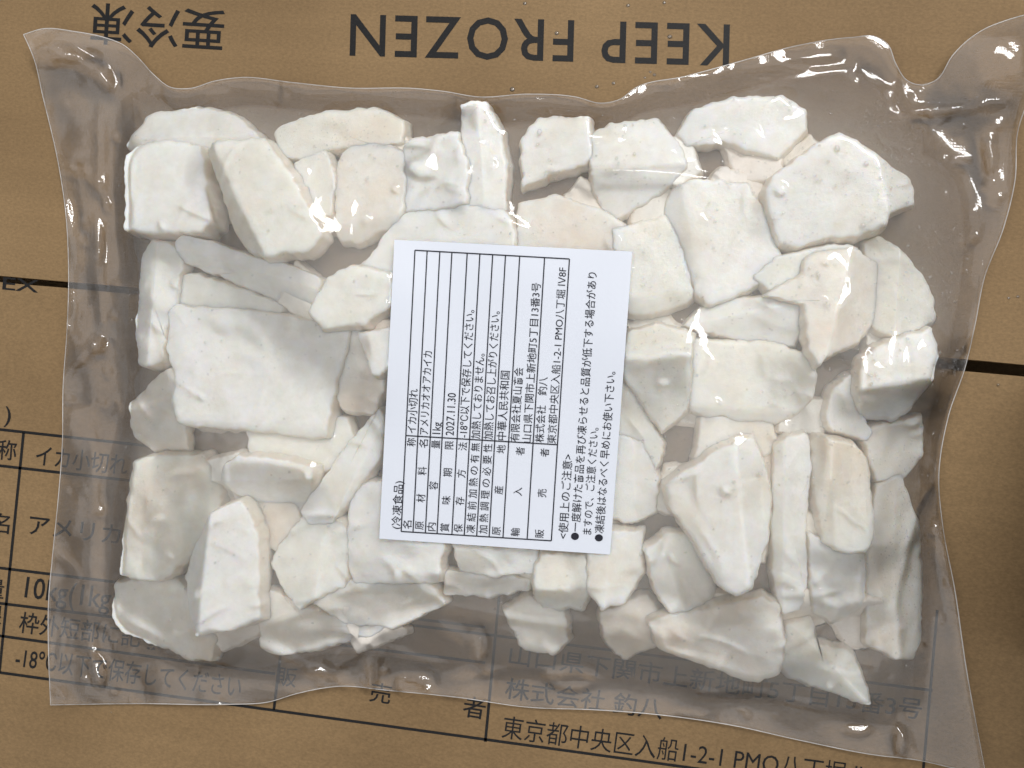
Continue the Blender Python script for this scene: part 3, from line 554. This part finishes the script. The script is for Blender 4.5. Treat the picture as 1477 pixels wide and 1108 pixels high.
# let the film pull taut across the gaps: coarse relaxation first, then fine
def coarse(A, k, f): 
    h_, w_ = A.shape[0] // k * k, A.shape[1] // k * k
    return f(A[:h_, :w_].reshape(h_ // k, k, w_ // k, k), (1, 3))
K = 5; cO = coarse(np.where(pocket, OB, margin), K, np.max); cP = coarse(pocket, K, np.min); cf = cO.copy()
for it in range(500): cf = np.where(cP, np.maximum(cO, blur(cf, 1) - 0.00003), cf)
up = np.repeat(np.repeat(cf, K, 0), K, 1); up = np.pad(up, ((0, NY - up.shape[0]), (0, NX - up.shape[1])), mode='edge')
up = blur(up, 12)
film = np.where(pocket, np.maximum(OB, up), film)
suck = 0.0000012
for it in range(200):
    nb = blur(film, 1) - suck
    film = np.where(pocket, np.maximum(OB, nb), film)
    if it % 40 == 39:
        sm = blur(np.where(pocket, film, margin), 3); film = np.where(pocket, np.maximum(OB, film), sm)
film = np.where(pocket, film, blur(film, 4))

WRINKLES = [  # polyline in px, width px, height mm
 ([(86,238),(97,300),(101,400),(99,480)], 5, 2.6), ([(140,150),(146,280),(143,400),(146,490)], 7, 2.2), ([(62,140),(86,236),(130,250),(138,262)], 5, 2.2),
 ([(150,488),(128,505),(104,525),(92,545)], 6, 2.6), ([(50,86),(92,78),(128,92),(158,125)], 8, 2.8), ([(100,270),(118,330),(122,440)], 6, -1.6),
 ([(128,540),(136,700),(128,860)], 9, 1.6), ([(95,850),(110,830),(80,800)], 4, 1.6), ([(84,905),(86,925),(80,960)], 4, 1.8), ([(82,955),(110,945)], 4, 1.5),
 ([(335,893),(400,925),(470,970),(505,985)], 5, 2.4), ([(190,885),(230,905),(262,925)], 4, 1.0), ([(470,975),(540,912),(610,885),(650,868)], 7, 2.8), ([(545,915),(538,955),(530,1000)], 4, 2.6),
 ([(565,800),(600,815),(650,865),(720,880),(860,890),(960,905)], 8, 2.0), ([(632,868),(645,900),(670,915),(668,950)], 4, 1.6), ([(690,905),(695,935),(700,965)], 5, 2.4), ([(500,900),(620,955),(640,960)], 5, 1.4),
 ([(640,978),(760,966),(850,978)], 4, 1.4), ([(765,960),(800,968),(830,962),(860,975)], 7, 2.4), ([(870,985),(950,985),(1060,1000),(1125,1010)], 7, 2.4), ([(1000,990),(1110,1002),(1230,1030),(1340,1040)], 6, 1.8), ([(1110,812),(1145,828),(1170,850),(1205,868)], 4, 1.5),
 ([(1072,795),(1095,800)], 3, 1.0), ([(1284,1030),(1305,1065),(1328,1100)], 4, 2.2), ([(1352,690),(1320,740),(1296,830),(1282,880)], 6, 2.2), ([(1330,690),(1352,760),(1372,850),(1390,960)], 4, 1.2), ([(1290,860),(1292,950),(1285,1030)], 6, 1.8),
 ([(1232,55),(1232,90),(1230,165)], 2.2, 1.2), ([(985,125),(1100,112),(1190,96),(1232,82)], 6, 2.6), ([(1300,165),(1335,158),(1345,160),(1395,157),(1445,151)], 5, 2.8), ([(1300,150),(1330,135)], 5, 2.0),
 ([(1420,188),(1424,220),(1430,248)], 5, 2.8), ([(1425,188),(1448,178)], 4, 1.8), ([(1370,125),(1372,118)], 5, 1.8), ([(1290,90),(1295,150),(1310,200)], 8, 1.4), ([(1345,200),(1400,260),(1412,330),(1408,440)], 3, .7),
 ([(845,262),(930,258),(1000,262),(1085,252)], 9, 1.5), ([(890,185),(920,176),(945,182)], 4, .9), ([(585,310),(620,250),(650,195),(700,160)], 8, 1.4), ([(1020,205),(1034,222)], 4, 1.2), ([(1175,470),(1215,430),(1237,410)], 6, 1.0),
 ([(1225,455),(1238,425)], 4, 1.0), ([(1185,560),(1190,640),(1172,760)], 8, 1.4), ([(760,265),(800,245),(815,252),(835,275)], 4, 1.2), ([(690,830),(760,815)], 5, 1.0), ([(870,890),(900,895)], 4, 1.4),
 ([(180,190),(172,250),(176,330)], 5, 1.4), ([(175,380),(180,470),(176,560)], 6, 1.4), ([(180,600),(162,690),(158,800)], 6, 1.2), ([(500,845),(560,830),(640,850)], 6, 1.2), ([(380,900),(440,872),(500,868)], 5, 1.0),
]
def pl_dist(P):
    d = np.full(PX.shape, 1e9); Tt = np.zeros(PX.shape)
    P = resc(np.array(P, float), 2 * len(P)) if len(P) > 2 else np.array(P, float)
    ns = len(P) - 1
    for k in range(ns):
        (x1, y1), (x2, y2) = P[k], P[k + 1]; ex, ey = x2 - x1, y2 - y1
        t = np.clip(((PX - x1) * ex + (PY - y1) * ey) / (ex * ex + ey * ey + 1e-9), 0, 1); dd = np.hypot(PX - x1 - t * ex, PY - y1 - t * ey)
        m = dd < d; d = np.where(m, dd, d); Tt = np.where(m, (k + t) / ns, Tt)
    return d, Tt
for P, w, a in WRINKLES:
    d, t = pl_dist(P); film += a * mm * np.exp(-(np.abs(d) / w) ** 1.15) * (0.3 + 0.7 * np.sin(np.pi * np.clip(t, 0, 1)))
wr_ = np.random.default_rng(21)
film = np.where(HF > 0, np.maximum(film, HF + 0.0005), film); film = blur(film, 3)
for _ in range(420):      # fine tension creases all over the film
    x_, y_, a_, l_ = wr_.uniform(80, 1430), wr_.uniform(70, 1040), wr_.uniform(0, math.pi), wr_.uniform(10, 48)
    ex, ey = math.cos(a_) * l_, math.sin(a_) * l_; bend = wr_.uniform(-.25, .25)
    c_ = at(x_, y_, 0.004); r_ = int(l_ * S / G) + 14; ci, cj = int((c_.x - gx0) / G), int((c_.y - gy0) / G)
    w2 = (slice(max(0, cj - r_), min(NY, cj + r_)), slice(max(0, ci - r_), min(NX, ci + r_)))
    u_ = ((PX[w2] - x_) * ex + (PY[w2] - y_) * ey) / (l_ * l_); v_ = (-(PX[w2] - x_) * ey + (PY[w2] - y_) * ex) / l_ - bend * l_ * u_ ** 2
    film[w2] += wr_.uniform(.25, .7) * mm * np.exp(-(np.abs(v_) / wr_.uniform(1.8, 3.2)) ** 1.1) * np.clip(1 - u_ ** 2, 0, 1)
FACETS = [(600, 985, 30, 20), (560, 1000, 16, 8), (828, 975, 42, 22), (1060, 1003, 66, 8), (112, 82, 34, 12), (158, 112, 14, 20), (80, 88, 14, 12), (692, 925, 10, 28), (1180, 92, 46, 6), (1090, 108, 40, 5), (1000, 1028, 26, 8), (1240, 1052, 22, 10),
 (142, 950, 12, 40), (940, 257, 100, 8), (630, 245, 34, 16), (1428, 225, 6, 26), (145, 495, 14, 14), (1340, 158, 44, 5), (1300, 1060, 10, 34), (538, 960, 6, 32), (98, 400, 5, 60), (143, 330, 6, 50), (1160, 842, 40, 6), (470, 965, 36, 6)]
fr_ = np.random.default_rng(5)
for _ in range(150):      # creased film specks, angled for glints, all round the rim and in the hollows between pieces
    side_ = fr_.integers(0, 6)
    if side_ == 0: f_ = (fr_.uniform(80, 170), fr_.uniform(90, 1000))
    elif side_ == 1: f_ = (fr_.uniform(200, 1320), fr_.uniform(955, 1035))
    elif side_ == 2: f_ = (fr_.uniform(1330, 1440), fr_.uniform(120, 1000))
    elif side_ == 3: f_ = (fr_.uniform(200, 1300), fr_.uniform(110, 170))
    else: f_ = (fr_.uniform(190, 1340), fr_.uniform(160, 960))
    if 535 < f_[0] < 925 and 330 < f_[1] < 815: continue
    FACETS.append((*f_, fr_.uniform(2.5, 9), fr_.uniform(2.5, 9)))
for fx_, fy_, rx_, ry_ in FACETS:  # each facet is tilted to mirror the tube lamp into the camera
    p_ = at(fx_, fy_, 0.012); hv = (Vector(LAMP) - p_).normalized() + (CAM - p_).normalized()
    sx_, sy_ = -hv.x / hv.z, hv.y / hv.z
    w_ = np.exp(-(((PX - fx_) / rx_) ** 2 + ((PY - fy_) / ry_) ** 2) ** 4)
    film += w_ * (sx_ * (PX - fx_) + sy_ * (PY - fy_)) * S + w_ * (0.0008 + (0.35 * abs(sx_) * rx_ * S if rx_ > 60 else 0))
film += blur(vnoise(9, 11), 6) * 0.00012 + blur(vnoise(16, 12), 4) * 0.0004 * (pdist < 0.02)
film = np.where(HF > 0, np.maximum(film, HF + 0.0005), film); film = blur(film, 1)
film = np.where(HF > 0, np.maximum(film, HF + 0.0003), np.maximum(film, 0.0014))

# paper label: a nearly flat sheet resting on the film
LAB = np.array([(547, 777), (569, 346), (912, 363), (880, 800)], float)      # BL, TL, TR, BR in the photo
lz = 0.02
for _ in range(3):
    lp = gridpoly(LAB, lz); sl, XX, YY, ins, dm = field_patch(lp)
    lz = float(np.percentile(film[sl][ins], 80))
LZ = film.copy()
for _ in range(9):
    B = np.pad(LZ, 1, mode='edge'); LZ = np.maximum.reduce([B[1:-1, 1:-1], B[:-2, 1:-1], B[2:, 1:-1], B[1:-1, :-2], B[1:-1, 2:]])
LZ = blur(LZ, 260)
def lab_z(x, y): return sample(LZ, x, y)
j0_, j1_, i0_, i1_ = sl[0].start - 30, sl[0].stop + 30, sl[1].start - 30, sl[1].stop + 30
wide = (slice(j0_, j1_), slice(i0_, i1_)); insw = np.zeros((NY, NX)); insw[sl] = ins
bw_ = blur(insw, 60); bw_ = np.clip(bw_ * 2, 0, 1)                     # 1 under the label, fading out around it
film = film * (1 - bw_) + bw_ * np.where(insw > 0, LZ - 0.0004, np.maximum(film, np.minimum(LZ - 0.0006, film + 0.004)))
film = np.where(insw > 0, LZ - 0.0004, film)

bag = empty('vacuum_bag', (0, 0, 0))
tag(bag, 'clear sealed plastic bag full of frozen squid with a white paper label', 'bag')
NU, NV = (26, 430, 26), (10, 330, 20)
def uv_grid():
    """pixel grid of the bag: a Coons patch between the outer outlines, split at the inner seams"""
    nu, nv = sum(NU), sum(NV)
    Lc, Rc, Li, Ri = (resc(c_, 400) for c_ in (L_OUT, R_OUT, L_IN, R_IN))
    Tc, Bc = resc(T_OUT, 600), resc(B_OUT, 600)
    vv = np.r_[np.linspace(0, .045, NV[0] + 1)[:-1], np.linspace(.045, .955, NV[1] + 1)[:-1], np.linspace(.955, 1, NV[2] + 1)]
    ip = lambda C, t: np.stack([np.interp(t, np.linspace(0, 1, len(C)), C[:, k]) for k in (0, 1)], -1)
    l, r = ip(Lc, vv), ip(Rc, vv)
    out = np.zeros((nv + 1, nu + 1, 2))
    for j, v in enumerate(vv):
        li = ip(Li, np.array([v]))[0]; ri = ip(Ri, np.array([v]))[0]
        w_ = r[j, 0] - l[j, 0]; ul = np.clip((li[0] - l[j, 0]) / w_, .02, .2); ur = np.clip((ri[0] - l[j, 0]) / w_, .8, .995)
        u = np.r_[np.linspace(0, ul, NU[0] + 1)[:-1], np.linspace(ul, ur, NU[1] + 1)[:-1], np.linspace(ur, 1, NU[2] + 1)]
        t, b = ip(Tc, u), ip(Bc, u)
        out[j] = ((1 - v) * t + v * b + np.outer(1 - u, l[j]) + np.outer(u, r[j])
                  - ((1 - v) * (np.outer(1 - u, Tc[0]) + np.outer(u, Tc[-1])) + v * (np.outer(1 - u, Bc[0]) + np.outer(u, Bc[-1]))))
    return out
UV = uv_grid()
def film_points(fld, dz):
    P = at_np(UV, 0.004); 
    for _ in range(3): P = at_np(UV, np.clip(sample(fld, P[..., 0], P[..., 1]) + dz, 0.0003, 0.06))
    return P
def patch(name, P, j0, j1, i0, i1, mat, parent):
    Q = P[j0:j1 + 1, i0:i1 + 1]; h, w = Q.shape[:2]; idx = np.arange(h * w).reshape(h, w)
    Fc = np.stack([idx[:-1, :-1], idx[1:, :-1], idx[1:, 1:], idx[:-1, 1:]], -1).reshape(-1, 4)
    me = bpy.data.meshes.new(name); V = Q.reshape(-1, 3)
    me.vertices.add(len(V)); me.vertices.foreach_set('co', V.astype(np.float32).ravel())
    me.loops.add(Fc.size); me.loops.foreach_set('vertex_index', Fc.astype(np.int32).ravel())
    me.polygons.add(len(Fc)); me.polygons.foreach_set('loop_start', np.arange(0, Fc.size, 4, dtype=np.int32))
    me.update(calc_edges=True); me.polygons.foreach_set('use_smooth', [True] * len(Fc)); me.validate(); me.materials.append(mat)
    o = bpy.data.objects.new(name, me); COL.objects.link(o); o.parent = parent; return o
FP = film_points(film, 0)
a0, a1, a2 = NU[0], NU[0] + NU[1], sum(NU); b0, b1, b2 = NV[0], NV[0] + NV[1], sum(NV)
front = patch('front_film', FP, 0, b1, a0, a1, M['film'], bag)
patch('side_seal', FP, 0, b2, 0, a0, M['seal'], bag)['label'] = 'embossed clear seal strip down the left side'
patch('side_seal', FP, 0, b2, a1, a2, M['seal'], bag)['label'] = 'embossed clear seal strip down the right side'
patch('bottom_seal', FP, b1, b2, a0, a1, M['seal'], bag)
# back film: flat on the box under the pieces, following the front film in the margins
back = np.where(pocket, 0.0006, np.maximum(film - 0.0007, 0.0005)); back = blur(back, 160); back = np.minimum(back, film - 0.0006); back = np.maximum(back, 0.0004)
BP = film_points(back, 0)[::3, ::3]
patch('back_film', BP, 0, BP.shape[0] - 1, 0, BP.shape[1] - 1, M['film_back'], bag)
# misty air and loose frost between the films
def frost():
    st = 3; A = film_points(np.maximum(film - 0.0005, 0.0012), 0)[b0:b1:st, a0 + 6:a1 - 6:st]; ins_ = sample(pocket.astype(float), A[..., 0], A[..., 1]) > 0.99
    Bt = A.copy(); Bt[..., 2] = 0.0008; h_, w_ = ins_.shape; idx_ = np.arange(h_ * w_).reshape(h_, w_); n_ = h_ * w_
    q_ = ins_[:-1, :-1] & ins_[1:, :-1] & ins_[1:, 1:] & ins_[:-1, 1:]
    Fc = []
    for j_, i_ in zip(*np.nonzero(q_)):
        a_, b_, c_, d_ = idx_[j_, i_], idx_[j_ + 1, i_], idx_[j_ + 1, i_ + 1], idx_[j_, i_ + 1]
        Fc += [(a_, b_, c_, d_), (n_ + d_, n_ + c_, n_ + b_, n_ + a_)]
        for (dj, di, p_, r_) in ((0, -1, a_, b_), (1, 0, b_, c_), (0, 1, c_, d_), (-1, 0, d_, a_)):
            jj, ii = j_ + dj, i_ + di
            if jj < 0 or ii < 0 or jj >= h_ - 1 or ii >= w_ - 1 or not q_[jj, ii]: Fc.append((r_, p_, n_ + p_, n_ + r_))
    V = np.concatenate([A.reshape(-1, 3), Bt.reshape(-1, 3)]); used = np.unique(np.array(Fc)); rm = np.full(len(V), -1); rm[used] = np.arange(len(used))
    k = NT('frosty_air'); v_ = k.n('ShaderNodeVolumePrincipled'); v_.inputs['Color'].default_value = (0.995, 0.985, 0.975, 1); v_.inputs['Density'].default_value = FROST
    k.l(v_.outputs[0], k.out.inputs['Volume'])
    o = mesh_obj('frosty_air', V[used], rm[np.array(Fc)], k.m, bag); o['kind'] = 'stuff'
FROST = 23.0
if FROST: frost()

# cut edge of the film, a thin rim
def rim(P, r, mat, name):
    n = len(P); V = []; k = 5
    tg = np.gradient(P, axis=0); tg /= np.linalg.norm(tg, axis=1)[:, None]; up = np.array([0, 0, 1.0]); sd = np.cross(tg, up); sd /= np.linalg.norm(sd, axis=1)[:, None] + 1e-9
    for a in range(k): V.append(P + sd * math.cos(a * 2 * math.pi / k) * r + up * math.sin(a * 2 * math.pi / k) * r)
    V = np.concatenate(V); Fc = [(a * n + i, a * n + i + 1, ((a + 1) % k) * n + i + 1, ((a + 1) % k) * n + i) for a in range(k) for i in range(n - 1)]
    return mesh_obj(name, V, Fc, mat, bag)
for E_ in (FP[0, :], FP[-1, :], FP[:, 0], FP[:, -1]): rim(E_, 0.0002, M['edge'], 'film_edge')

# ------------------------------------------------------------------ the label and its print
def bil(s, t):      # s along the reading direction (up in the photo), t across the lines (to the right)
    s = np.asarray(s, float)[..., None]; t = np.asarray(t, float)[..., None]
    return (1 - t) * ((1 - s) * LAB[0] + s * LAB[1]) + t * ((1 - s) * LAB[3] + s * LAB[2])
def on_label(P, dz):
    Q = at_np(P, lz)
    for _ in range(2): Q = at_np(P, lab_z(Q[..., 0], Q[..., 1]) + dz)
    return Q
SS, TT = np.meshgrid(np.linspace(0, 1, 41), np.linspace(0, 1, 33)); LP = bil(SS, TT)
top = on_label(LP, 0.0); bot = on_label(LP, -0.00018); h, w = SS.shape; idx = np.arange(h * w).reshape(h, w)
q = np.stack([idx[:-1, :-1], idx[:-1, 1:], idx[1:, 1:], idx[1:, :-1]], -1).reshape(-1, 4)
Fl = [tuple(f) for f in q[:, ::-1]] + [tuple(f + h * w) for f in q]
ring = list(idx[0, :]) + list(idx[1:, -1]) + list(idx[-1, ::-1][1:]) + list(idx[::-1, 0][1:-1])
Fl += [(ring[i], ring[(i + 1) % len(ring)], ring[(i + 1) % len(ring)] + h * w, ring[i] + h * w) for i in range(len(ring))]
label = mesh_obj('paper_label', np.concatenate([top.reshape(-1, 3), bot.reshape(-1, 3)]), Fl, M['paper'], bag, smooth=False)
label['label'] = 'white paper label with a printed Japanese ingredient table, text running upwards'
zl1 = lambda P: on_label(P, 0.00022)
g0, g1, g2, g3 = np.array((578.6, 766.7)), np.array((598.5, 361.0)), np.array((821.4, 373.6)), np.array((795.2, 780.2))
TR = [0, .079, .161, .239, .338, .420, .503, .586, .678, .839, 1.0]
def gp(s, t): return (1 - t) * ((1 - s) * g0 + s * g1) + t * ((1 - s) * g3 + s * g2)
for t in TR: stroke(gp(0, t), gp(1, t), 1.7, zl1, M['lab_ink'], label)
for s in (0, .341, 1): stroke(gp(s, 0), gp(s, 1), 1.7, zl1, M['lab_ink'], label)
def s_of(y, t):
    a, b = gp(0, t), gp(1, t); return (y - a[1]) / (b[1] - a[1])
def row_text(body, t, ya, yb, size): put_text(body, gp(s_of(ya, t), t), gp(s_of(yb, t), t), size, zl1, M['lab_ink'], label)
mid = [(TR[i] + TR[i + 1]) / 2 for i in range(10)]
HEAD = [('名称', 757, 638), ('原材料名', 758, 640), ('内容量', 760, 641), ('賞味期限', 761, 642), ('保存方法', 762, 644), ('凍結前加熱の有無', 763, 645), ('加熱調理の必要性', 764, 646.5), ('原産地', 766, 648), ('輸入者', 767.5, 651), ('販売者', 770, 653)]
for i, (txt, ya, yb) in enumerate(HEAD):
    for k, ch in enumerate(txt):
        y = ya + (yb - ya) * k / (len(txt) - 1); row_text(ch, mid[i], y + 6, y - 6, 14.2)
VAL = [('イカ小切れ', 0, 625, 561), ('アメリカオオアカイカ', 1, 627, 506.5), ('1kg', 2, 626, 609), ('2027.11.30', 3, 628, 567), ('-18℃以下で保存してください。', 4, 631, 447), ('加熱しておりません。', 5, 633, 510), ('加熱してお召し上がりください。', 6, 634, 449), ('中華人民共和国', 7, 635, 535)]
for txt, i, ya, yb in VAL: row_text(txt, mid[i] - .002, ya, yb, 15.0 if txt[0] not in '12' else 17)
for txt, t, ya, yb in (('有限会社夏山商会', .717, 637, 530), ('山口県下関市上新地町5丁目13番3号', .797, 638.5, 408), ('株式会社　釣八', .880, 638, 544), ('東京都中央区入船1-2-1 PMO八丁堀 Ⅳ8F', .960, 640, 386)):
    row_text(txt, t, ya, yb, 14.6)
for txt, a, b, sz in (('(冷凍食品)', (571.0, 763), (575.4, 694), 15), ('<使用上のご注意>', (812, 777), (819.5, 655.5), 15.5), ('●一度解けた商品を再び凍らせると品質が低下する場合があり', (829, 779), (855, 393), 15.2),
                      ('ますので、ご注意ください。', (846.8, 771), (857.2, 617), 15), ('●凍結後はなるべく早めにお使い下さい。', (863.5, 781), (881.5, 536), 15.2)):
    put_text(txt, a, b, sz, zl1, M['lab_ink'], label)

# ------------------------------------------------------------------ water drops
def drops(spots, name, parent, nseg=10, nring=4):
    V = []; Fc = []
    for (p, nrm, rx, ry, hgt, ang) in spots:
        b = len(V); n = Vector(nrm).normalized(); q = n.to_track_quat('Z', 'Y')
        ca, sa = math.cos(ang), math.sin(ang)
        for r in range(nring):
            f = r / nring; rr = math.cos(f * math.pi / 2); zz = math.sin(f * math.pi / 2) * hgt
            for k in range(nseg):
                a = 2 * math.pi * k / nseg; x, y = math.cos(a) * rx * rr, math.sin(a) * ry * rr
                V.append(Vector(p) + q @ Vector((x * ca - y * sa, x * sa + y * ca, zz)))
        V.append(Vector(p) + q @ Vector((0, 0, hgt)))
        for r in range(nring - 1):
            for k in range(nseg):
                k2 = (k + 1) % nseg; Fc.append((b + r * nseg + k, b + r * nseg + k2, b + (r + 1) * nseg + k2, b + (r + 1) * nseg + k))
        t = b + nring * nseg; base = b + (nring - 1) * nseg
        for k in range(nseg): Fc.append((base + k, base + (k + 1) % nseg, t))
    return mesh_obj(name, [v[:] for v in V], Fc, M['water'], parent)
fgy, fgx = np.gradient(film, G)
def on_film(px, py):
    P = at_np(np.array([[px, py]], float), 0.012)
    for _ in range(3): P = at_np(np.array([[px, py]], float), sample(film, P[:, 0], P[:, 1]))
    x, y = P[0, 0], P[0, 1]; nx = sample(fgx, P[:, 0], P[:, 1])[0]; ny = sample(fgy, P[:, 0], P[:, 1])[0]
    return P[0] + np.array([0, 0, 0.00002]), (-nx, -ny, 1)
def in_label(px, py):
    return 540 < px < 915 and 340 < py < 805
pk = np.array(POCKET, float)
def in_pocket(px, py):
    c = False
    for k in range(len(pk)):
        (x1, y1), (x2, y2) = pk[k - 1], pk[k]
        if (y1 > py) != (y2 > py) and px < (x2 - x1) * (py - y1) / (y2 - y1) + x1: c = not c
    return c
spots = []
for (px, py, r) in [(742,173,5.5),(778,190,7),(775,208,4.5),(736,240,5),(805,248,6),(655,218,4),(640,200,4),(573,240,5),(1042,233,6.5),(1063,248,6),(1208,214,7),(1158,214,5),(1250,236,6),(1245,325,6.5),(1275,325,6),(1326,328,6),(1310,355,6),(1132,350,5),(1190,348,5),(1004,482,5),(1035,486,4),(1355,509,7),(1342,400,5.5),(1112,409,4),(930,256,4.5),(1097,683,5.5),(995,661,4.5),(940,660,5),(924,800,6),(1015,800,5),(474,758,6),(182,646,4.5),(370,615,3),(1346,626,5),(820,160,4),(700,160,4),(1140,147,5),(1182,210,4),(860,225,4),(915,222,5),(475,745,5),(380,805,4),(425,190,3),(667,164,4)]:
    p, n = on_film(px, py); r *= S * 0.52; spots.append((p, n, r * random.uniform(.9, 1.25), r * random.uniform(.7, 1), r * .62, random.uniform(0, 3.1)))
tries = 0
while len(spots) < 1500 and tries < 20000:
    tries += 1; px = random.uniform(170, 1400); py = random.uniform(130, 1000)
    if in_label(px, py) or not in_pocket(px, py): continue
    dens = 0.25 + 0.75 * min(1, max(0, (px - 350) / 500)) if py < 700 else 0.3
    if random.random() > dens: continue
    if mnoise.noise(Vector((px / 60, py / 60, 3.3))) < -0.12: continue
    r = S * (0.75 + 1.5 * random.random() ** 3); p, n = on_film(px, py)
    spots.append((p, n, r * random.uniform(.9, 1.4), r * random.uniform(.7, 1), r * .6, random.uniform(0, 3.1)))
for (cx, cy_, sx, sy, m) in ((1305, 790, 16, 75, 190), (1290, 240, 28, 40, 120), (470, 190, 60, 25, 90), (1370, 420, 22, 60, 90), (480, 215, 12, 12, 30), (150, 960, 14, 40, 40)):
    for _ in range(m):
        px, py = random.gauss(cx, sx), random.gauss(cy_, sy)
        if not (150 < px < 1400 and 130 < py < 1030) or in_label(px, py): continue
        r = S * random.uniform(.7, 1.3); p, n = on_film(px, py); spots.append((p, n, r, r, r * .6, 0))
tag(drops(spots, 'water_droplets', bag, 8, 3), kind='stuff')
box_spots = []
for (px, py, r) in [(757,5,4.5),(906,8,4.5),(958,4,4),(803,48,5),(966,53,5.5),(739,129,6),(885,120,4),(861,125,4.5),(1410,140,3),(1440,555,3),(1455,430,3),(1468,428,3.5),(930,112,3),(944,108,4),(938,104,3)]:
    p = at(px, py, 0.00001); r *= S * .55; box_spots.append((p, (0, 0, 1), r * 1.1, r, r * .5, 0))
tag(drops(box_spots, 'water_droplets', None, 14, 5), 'tiny clear water beads scattered on the carton above the bag', 'water drops', kind='stuff')
